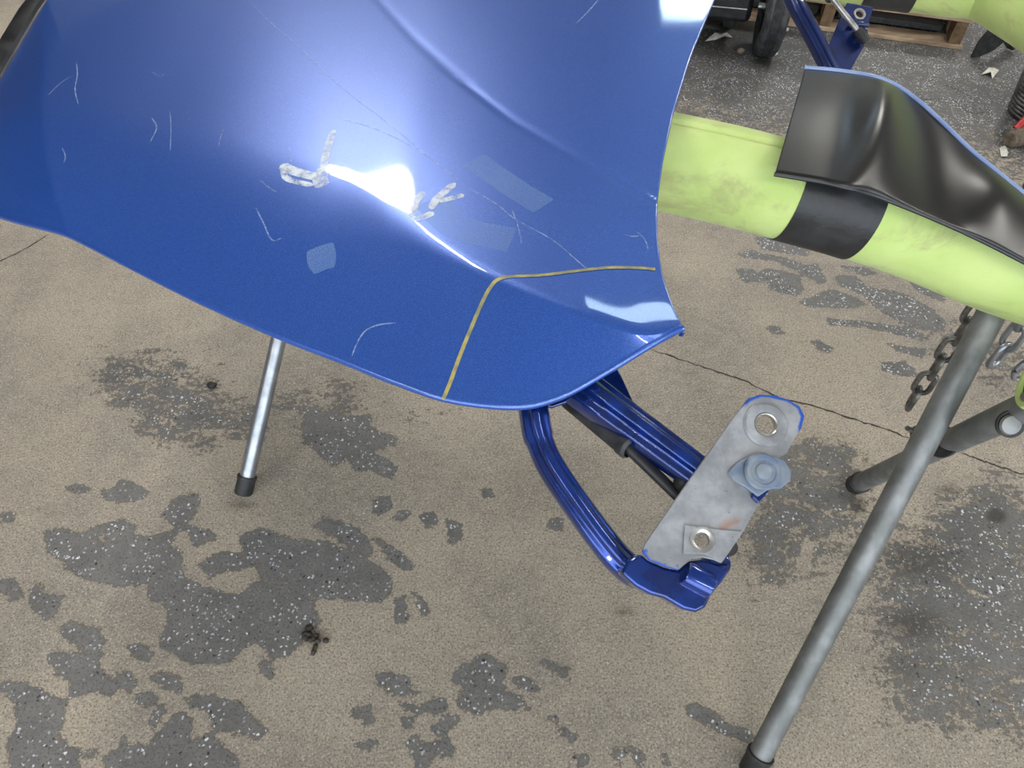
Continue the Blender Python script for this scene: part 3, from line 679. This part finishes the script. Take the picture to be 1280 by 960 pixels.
# ------------------------------------------------------------------ folding stands
def leg(foot, top, r, m, parent, cap=.042, capr=1.16):
    foot, top = Vector(foot), Vector(top); d = (top - foot).normalized()
    o = MB().tube(lin(foot + d * .004, top, 6), r, 28, up=(1, 0, .2)).build('leg', m, parent)
    MB().lathe([(0, 0), (r * capr * .9, 0), (r * capr, .004), (r * capr * .98, cap * .8), (r * capr * 1.06, cap * .86), (r * capr * 1.06, cap), (r * 1.0, cap)], foot, d, 24).build('rubber_foot', M['rubber'], o)
    return o
def grounded(px, py, r):                                  # foot centre so that the cap's rim rests on the floor
    return Z(px, py, r * .7)
ST = empty('folding_stand', Z(1000, 780, 0), 'crossed galvanised tube stand with taped lime foam bar, right of the hood', 'stand')
NZ = [(560,150,.790),(700,172,.797),(828,202,.800),(900,218,.796),(960,233,.788),(1060,260,.770),(1150,290,.747),(1230,323,.728),(1290,345,.716),(1400,378,.705),(1500,400,.70)]
noodle = smooth_path([Z(*k) for k in NZ], 90)
RN = .0585
A_leg = leg(grounded(938, 967, .018), Z(1262, 348, .672), .018, M['galv'], ST)
B_leg = leg(grounded(1069, 606, .018), W(1340, 484, .745), .018, M['galv'], ST)
fo = MB().tube(noodle, RN, 112, groove=[(math.radians(84), .06, .05)]).build('foam_sleeve', M['foam'], ST)
def sub_path(path, pxa, pxb):
    out = []
    for p in path:
        x, y = to_px(p.x, p.y, p.z)
        if pxa <= x <= pxb: out.append(p)
    return out
tpth = smooth_path(sub_path(noodle, 975, 1077), 14)
MB().tube(tpth, RN + .0015, 56).build('tape', M['tape'], fo)['label'] = 'black tape wrap'
MB().tube([noodle[0] + (noodle[0] - noodle[1]) * .8] + noodle + [noodle[-1] + (noodle[-1] - noodle[-2]) * 2], .0165, 16).build('top_bar', M['galv'], ST)
# short foam piece on the other leg's top, at the picture's right edge
q0 = W(1288, 478, .80); qd = Vector((.9, -.35, -.05)).normalized()
MB().lathe([(.022, .004), (.024, 0), (.029, 0), (.031, .004), (.031, .5), (.02, .5)], q0, qd, 28).build('foam_sleeve', M['foam'], ST)
MB().lathe([(0, .012), (.023, .012), (.0235, .3)], q0, qd, 24).build('end_cap', M['rubber'], ST)
# pivot bolt and second bolt
def bolt(p, d, r, L, name='bolt'):
    e = MB().lathe([(0, L), (r * .5, L), (r * .5, r * .9), (r, r * .9), (r, .001), (r * 1.6, .001), (r * 1.6, -.002), (0, -.002)], p, d, 6 if False else 16).build(name, M['chain'], ST)
bx_ = W(1147, 541, 1.035)
bolt(bx_, W(1138, 537, 1.03) - bx_, .0075, .022)
MB().lathe([(.0, 0), (.024, 0), (.024, .004), (0, .004)], W(1178, 552, 1.035), W(1188, 559, 1.045) - W(1178, 552, 1.035), 24).build('washer', M['rubber'], ST)
MB().lathe([(0, .0045), (.007, .0042), (.011, .003), (.0125, 0)], W(1263, 531, .838), Vector((-.1, -.75, .65)), 24).build('bolt_head', M['galv'], ST)
MB().lathe([(.0120, .002), (.0165, .002), (.0165, -.002)], W(1263, 530, .842), Vector((-.1, -.75, .65)), 24).build('washer', M['rubber'], ST)

S2 = empty('folding_stand', Z(303, 620, 0), 'bright zinc tube stand with black rubber foot under the hood left of centre', 'stand')
leg(grounded(304, 617, .0155), Vector((-.29, 1.44, .75)), .0155, M['zinc'], S2, .040, 1.22)
leg(Vector((-.62, 1.75, .011)), Vector((-.40, 1.40, .75)), .0155, M['zinc'], S2)
leg(Vector((.30, 1.95, .011)), Vector((.18, 1.46, .75)), .0155, M['zinc'], S2)
MB().tube([Vector((-.50, 1.44, .755)), Vector((.22, 1.47, .755))], .0165, 16).build('top_bar', M['zinc'], S2)
MB().tube(lin((-.48, 1.44, .755), (.20, 1.47, .755), 6), .058, 32).build('foam_sleeve', M['foam'], S2)

S3 = empty('folding_stand', Z(1280, 228, 0), 'rear stand with thick lime foam bar wrapped in black tape, top right', 'stand')
N3 = [Z(k[0], k[1], .79) for k in ((960,-52),(1060,-40),(1150,-30),(1200,-24),(1240,-19),(1290,8),(1360,50),(1500,125))]
n3 = smooth_path(N3, 50)
f3 = MB().tube(n3, .0585, 40).build('foam_sleeve', M['foam'], S3)
MB().tube(smooth_path(sub_path(n3, 1079, 1155), 10), .060, 40).build('tape', M['tape'], f3)['label'] = 'black tape wrap'
leg(grounded(1288, 232, .018), N3[-1] + Vector((0, 0, -.01)), .018, M['galv'], S3)
leg(Vector((2.05, 1.35, .012)), N3[-1] + Vector((.03, 0, -.01)), .018, M['galv'], S3)
MB().tube(n3, .0165, 12).build('top_bar', M['galv'], S3)

# ------------------------------------------------------------------ chains
def link_mesh(L, w, r):
    path = []; rr = w / 2 - r; s = L / 2 - w / 2
    for k in range(11):
        a = math.pi * k / 10; path.append(Vector((rr * math.cos(a), 0, s + rr * math.sin(a))))
    for k in range(11):
        a = math.pi + math.pi * k / 10; path.append(Vector((rr * math.cos(a), 0, -s + rr * math.sin(a))))
    rows = []; n = len(path)
    for i, p in enumerate(path):
        t = (path[(i + 1) % n] - path[i - 1]).normalized(); sd = Vector((0, 1, 0)); nn = sd.cross(t)
        rows.append([p + (sd * math.cos(2 * math.pi * j / 10) + nn * math.sin(2 * math.pi * j / 10)) * r for j in range(10)])
    rows.append(rows[0]); m_ = MB().grid(rows, True); me = bpy.data.meshes.new('link')
    me.from_pydata([tuple(v) for v in m_.v], [], m_.f); me.update()
    bm = bmesh.new(); bm.from_mesh(me); bmesh.ops.remove_doubles(bm, verts=bm.verts, dist=1e-5); bmesh.ops.recalc_face_normals(bm, faces=bm.faces); bm.to_mesh(me); bm.free()
    me.polygons.foreach_set('use_smooth', [True] * len(me.polygons)); return me
LM = link_mesh(.053, .030, .0043); LM.materials.append(M['chain'])
LM2 = LM.copy(); LM2.materials[0] = M['zinc']
def chain(top, n, lean, label, rot0, me_=None):
    e = empty('chain', top, label, 'chain'); p = Vector(top); pitch = .053 - 4 * .0043 + .002
    for i in range(n):
        o = bpy.data.objects.new('link', me_ or LM); C.objects.link(o); o.parent = e
        o.location = Vector((lean * i * pitch, 0, -pitch * i - .02)); o.rotation_euler = (0, 0, rot0 + (math.pi / 2 if i % 2 else 0))
    return e
c1 = chain(W(1229, 377, .962), 6, -.02, 'dark steel chain hanging beside the galvanised stand leg', math.radians(152))
c2 = chain(W(1296, 384, .955), 3, 0., 'pale steel chain with hook at the right edge under the foam bar', math.radians(20), LM2)
WL[c2.name] = W(1296, 384, .955)
hk = W(1281, 462, .955)
MB().tube(smooth_path([hk + Vector((.012, 0, .03)), hk + Vector((-.004, 0, .022)), hk + Vector((-.012, 0, .0)), hk + Vector((-.004, 0, -.018)), hk + Vector((.012, 0, -.016))], 20), .0038, 10).build('hook', M['zinc'], c2)

# ------------------------------------------------------------------ satin black panel lying on the foam bar
BP = empty('trim_panel', Z(1060, 230, .84), 'satin black curved body panel resting on the lime foam bar', 'body panel')
m = noisy('satin_black', (.012, .012, .012), (.016, .0155, .015), 20, .29, r2=.30)
TOP = [(1006,86),(1040,89),(1070,93),(1095,98),(1120,108),(1150,129),(1180,156),(1215,190),(1250,219),(1290,251),(1340,292),(1400,345)]
BOT = [(969,216),(1000,221),(1030,226),(1060,233),(1090,241),(1120,252),(1150,264),(1185,279),(1220,295),(1270,320),(1330,352),(1400,392)]
ZT, ZB = .835, .858
nu, nv = 110, 40
T3 = catmull([Z(x, y, ZT + .012 - max(0, (x - 1095)) * .00022) for x, y in TOP], nu)
B3 = catmull([Z(x, y, ZB - max(0, (x - 1060)) * .00030) for x, y in BOT], nu)
rows = []
for i in range(nu):
    u = i / (nu - 1); col = []
    for j in range(nv):
        v = j / (nv - 1); p = T3[i] * (1 - v) + B3[i] * v
        fold = .017 * math.exp(-((u - (.31 + .05 * v)) / .09) ** 2) - .011 * math.exp(-((u - (.50 + .10 * v)) / .10) ** 2) + .007 * math.exp(-((u - .74 - .02 * v) / .07) ** 2)
        p = p + np.array((0, 0, 1)) * (fold * math.sin(math.pi * v) ** .7 + .008 * math.sin(math.pi * v))
        col.append(Vector(p))
    rows.append(col)
bp = MB().grid(rows).build('skin', m, BP, fix=False, angle=60)
if sum(p.normal.z for p in bp.data.polygons) < 0: bp.data.flip_normals()
bp.modifiers.new('solid', 'SOLIDIFY').thickness = .004; bp.modifiers['solid'].offset = -1
M['rim'] = noisy('blue_rim_paint', (.30, .40, .68), (.24, .34, .62), 30, .3, .1, coat=.6)
MB().tube([r[0] + Vector((0, .002, .0005)) for r in rows], .0030, 10).build('blue_edge', M['rim'], BP)['label'] = 'blue painted edge'
MB().tube([r[-1] + Vector((0, .0015, -.0028)) for r in rows], .0024, 8).build('lower_lip', M['blackgloss'], BP)

# ------------------------------------------------------------------ background: trolley wheel, pallet, bracket, pail, mallet, scraps
TR = empty('shop_trolley', Z(920, 30, 0), 'low black trolley with rubber wheel behind the hood at the top', 'trolley')
wc = Z(953, 66, 0); ax = Vector((.97, -.22, 0)).normalized(); wr = .17; ctr = wc + Vector((.0, .0, wr))
tp_ = [(.095, -.030), (.115, -.040), (.150, -.044), (.163, -.036), (.168, -.024)]
for k in range(-3, 4): tp_ += [(wr, k * .006 - .002), (wr, k * .006 + .001), (wr - .003, k * .006 + .002)]
tp_ += [(.168, .024), (.163, .036), (.150, .044), (.115, .040), (.095, .030)]
wh = MB().lathe(tp_, ctr, ax, 48).build('wheel', M['dustyblack'], TR)
MB().lathe([(0, .036), (.02, .036), (.025, .02), (.08, .014), (.096, .026), (.096, -.026), (.08, -.014), (.025, -.02), (.02, -.036), (0, -.036)], ctr, ax, 32).build('hub', M['blackgloss'], wh)
MB().blob(wc + Vector((.048, -.06, .115)), .006, .006, .006, 1).build('valve_cap', M['paper'], wh)
ay = Vector((0, 0, 1)).cross(ax).normalized()
bc = wc + ax * -.44 + ay * .12 + Vector((0, 0, .305))
MB().box(bc, ax * .36, ay * .16, (0, 0, .19)).build('body', M['blackgloss'], TR, bevel=.02)
for k, hz in enumerate((-.135, -.09, -.02)):
    pts = [bc + ax * (.34 * s) + ay * -.1625 + Vector((0, 0, hz + (.03 * s * s if k == 2 else 0))) for s in [i / 8 - 1 for i in range(17)]]
    MB().tube(pts, .0022, 6).build('piping', M['steel'], TR)
for sx in (-.3, .3):
    MB().box(bc + ax * sx + ay * .1 + Vector((0, 0, -.2475)), ax * .02, ay * .02, (0, 0, .0570)).build('foot', M['rubber'], TR)
MB().tube(lin(ctr - ax * .06, ctr + ax * .05, 2), .012, 12).build('axle', M['steel'], TR)

PA = empty('pallet', Z(1140, 52, 0), 'wooden pallet with dark gaps on the floor at the top right', 'pallet')
e0, e1 = Z(985, 33), Z(1201, 63); pa = (e1 - e0).normalized(); pb = Vector((0, 0, 1)).cross(pa).normalized(); PLn = 1.05
org = e1
def board(a0, a1, b0, b1, z0, z1, name, mt):
    c = org - pa * (a0 + a1) / 2 + pb * (b0 + b1) / 2; c = Vector((c.x, c.y, (z0 + z1) / 2))
    MB().box(c, pa * (a1 - a0) / 2, pb * (b1 - b0) / 2, (0, 0, (z1 - z0) / 2)).build(name, mt, PA, bevel=.002)
for b in (0, .45, .90): board(0, PLn, b, b + .09, 0.001, .018, 'bottom_board', M['wood'])
for a in (.012, .50, .99): board(a, a + .045, .004, .995, .018, .102, 'stringer', M['darkwood'])
for k in range(8): board(0, PLn, k * .13, k * .13 + .09, .102, .119, 'top_board', M['wood'])
for a0, a1, side in ((.075, .48, 'right'), (.56, .97, 'left')):
    mc = org - pa * (a0 + a1) / 2 + pb * .5; mc = Vector((mc.x, mc.y, .03))
    tag(MB().box(mc, pa * (a1 - a0) / 2, pb * .40, (0, 0, .0118)).build('rubber_mat', M['rubber'], origin=Vector((mc.x, mc.y, .018)), bevel=.003), 'black rubber mat pushed into the %s bay of the wooden pallet' % side, 'mat')

BR = empty('bracket', Z(1214, 72), 'black angular bracket on the floor at the right end of the pallet', 'bracket')
k0 = Z(1213, 72); fa = pa.copy(); UPZ = Vector((0, 0, 1))
MB().prism([k0 + fa * a + UPZ * h for a, h in ((0, 0), (.0, .06), (.018, .115), (.06, .135), (.09, .08), (.065, .035), (.03, .006))], pa.cross(UPZ), .012).build('fin', M['rubber'], BR, bevel=.002)
MB().sweep(lin(k0 + fa * .06 + pb * .015 + UPZ * .115, Z(1266, 57, .018), 3), [(-.016, -.016), (-.016, .016), (.016, .016), (.016, -.016)]).build('arm', M['rubber'], BR, bevel=.003)

PAIL = empty('pail', Z(1288, 150), 'dark ribbed metal pail with wire handle at the right edge', 'pail')
pc = Z(1298, 145); prof_ = [(0, 0), (.095, 0)]
for k in range(15):
    z = .008 + k * .0135; r = .098 + .022 * k / 14; prof_ += [(r, z), (r + .005, z + .004), (r + .005, z + .008), (r, z + .012)]
prof_ += [(.124, .215), (.128, .225), (.124, .230), (.118, .225), (.113, .2), (.09, .02), (0, .02)]
MB().lathe(prof_, pc, (0, 0, 1), 48).build('body', M['pail'], PAIL, angle=70)
MB().tube(smooth_path([pc + Vector((-.02, .125, .225)), pc + Vector((-.09, .09, .245)), pc + Vector((-.12, -.02, .215)), pc + Vector((-.118, -.07, .10)), pc + Vector((-.105, -.08, .012)), ], 24), .0045, 10).build('wire_handle', M['pail'], PAIL)
MB().tube(smooth_path([pc + Vector((-.05, .115, .225)), pc + Vector((-.05, .03, .26)), pc + Vector((-.02, -.09, .24)), pc + Vector((.0, -.127, .222))], 20), .0055, 10).build('bail', M['steel'], PAIL)

MA = empty('mallet', Z(1268, 170), 'red handled mallet with brown head leaning against the pail', 'mallet')
hc = Z(1277, 170, .030)
MB().lathe([(0, -.048), (.022, -.048), (.030, -.040), (.031, 0), (.030, .040), (.022, .048), (0, .048)], hc, Vector((.9, .35, .05)), 22).build('head', M['stone'], MA)
MB().tube([hc + Vector((-.025, .01, .02)), hc + Vector((.02, .035, .075)), hc + Vector((.10, .045, .19))], .012, 14).build('handle', M['red'], MA)

def scrap(name, px, z, label, mt, cat, fold=.02):
    pts = [Z(x, y) for x, y in px]; c = sum(pts, Vector()) / len(pts); mbk = MB()
    top = [p + Vector((0, 0, .002 + (fold if i % 2 else .0))) for i, p in enumerate(pts)]
    vs = top + [c + Vector((0, 0, .004 + fold * .6))]; n = len(top)
    mbk.add(vs, [[i, (i + 1) % n, n] for i in range(n)])
    o = mbk.build(name, mt, origin=(c.x, c.y, 0), smooth=False, solid=.0012); return tag(o, label, cat)
scrap('paper_scrap', [(881,52),(893,45),(902,42),(908,45),(915,47),(905,49),(895,50)], 0, 'crumpled white paper strip on the floor left of the trolley wheel', M['paper'], 'paper', .012)
scrap('paper_scrap', [(1226,94),(1234,89),(1244,86),(1246,93),(1240,99),(1236,95)], 0, 'cream paper scrap on the floor between bracket and pail', M['paper'], 'paper', .014)
scrap('paper_scrap', [(1249,186),(1255,184),(1260,192),(1257,198),(1251,196)], 0, 'small white paper scrap on the floor below the mallet', M['paper'], 'paper', .006)
def pebble(name, px, py, rx, ry, rz, seed, label, mt, cat, amp=.3):
    p = Z(px, py); o = MB().blob(p + Vector((0, 0, rz * .9)), rx, ry, rz, seed, amp).build(name, mt, origin=p); return tag(o, label, cat)
pebble('pebble', 266, 484, .011, .009, .008, 3, 'black pebble on the floor above the zinc stand foot', M['rubber'], 'pebble')
pebble('pebble', 925, 67, .016, .014, .012, 5, 'pale pebble on the floor left of the trolley wheel', M['stone'], 'pebble')
pebble('pebble', 968, 69, .011, .010, .008, 6, 'small whitish pebble on the floor right of the trolley wheel', M['paper'], 'pebble')
DB = MB()
rd = random.Random(8)
for k in range(14):
    p = Z(392 + rd.gauss(0, 7), 797 + rd.gauss(0, 5)); DB.blob(p + Vector((0, 0, .003)), rd.uniform(.004, .008), rd.uniform(.004, .008), rd.uniform(.003, .006), k, .4, 6, 9)
tag(DB.build('dirt_clump', M['lead'], origin=Z(392, 797)), 'dark oily dirt clump on the floor at lower left', 'dirt', kind='stuff')
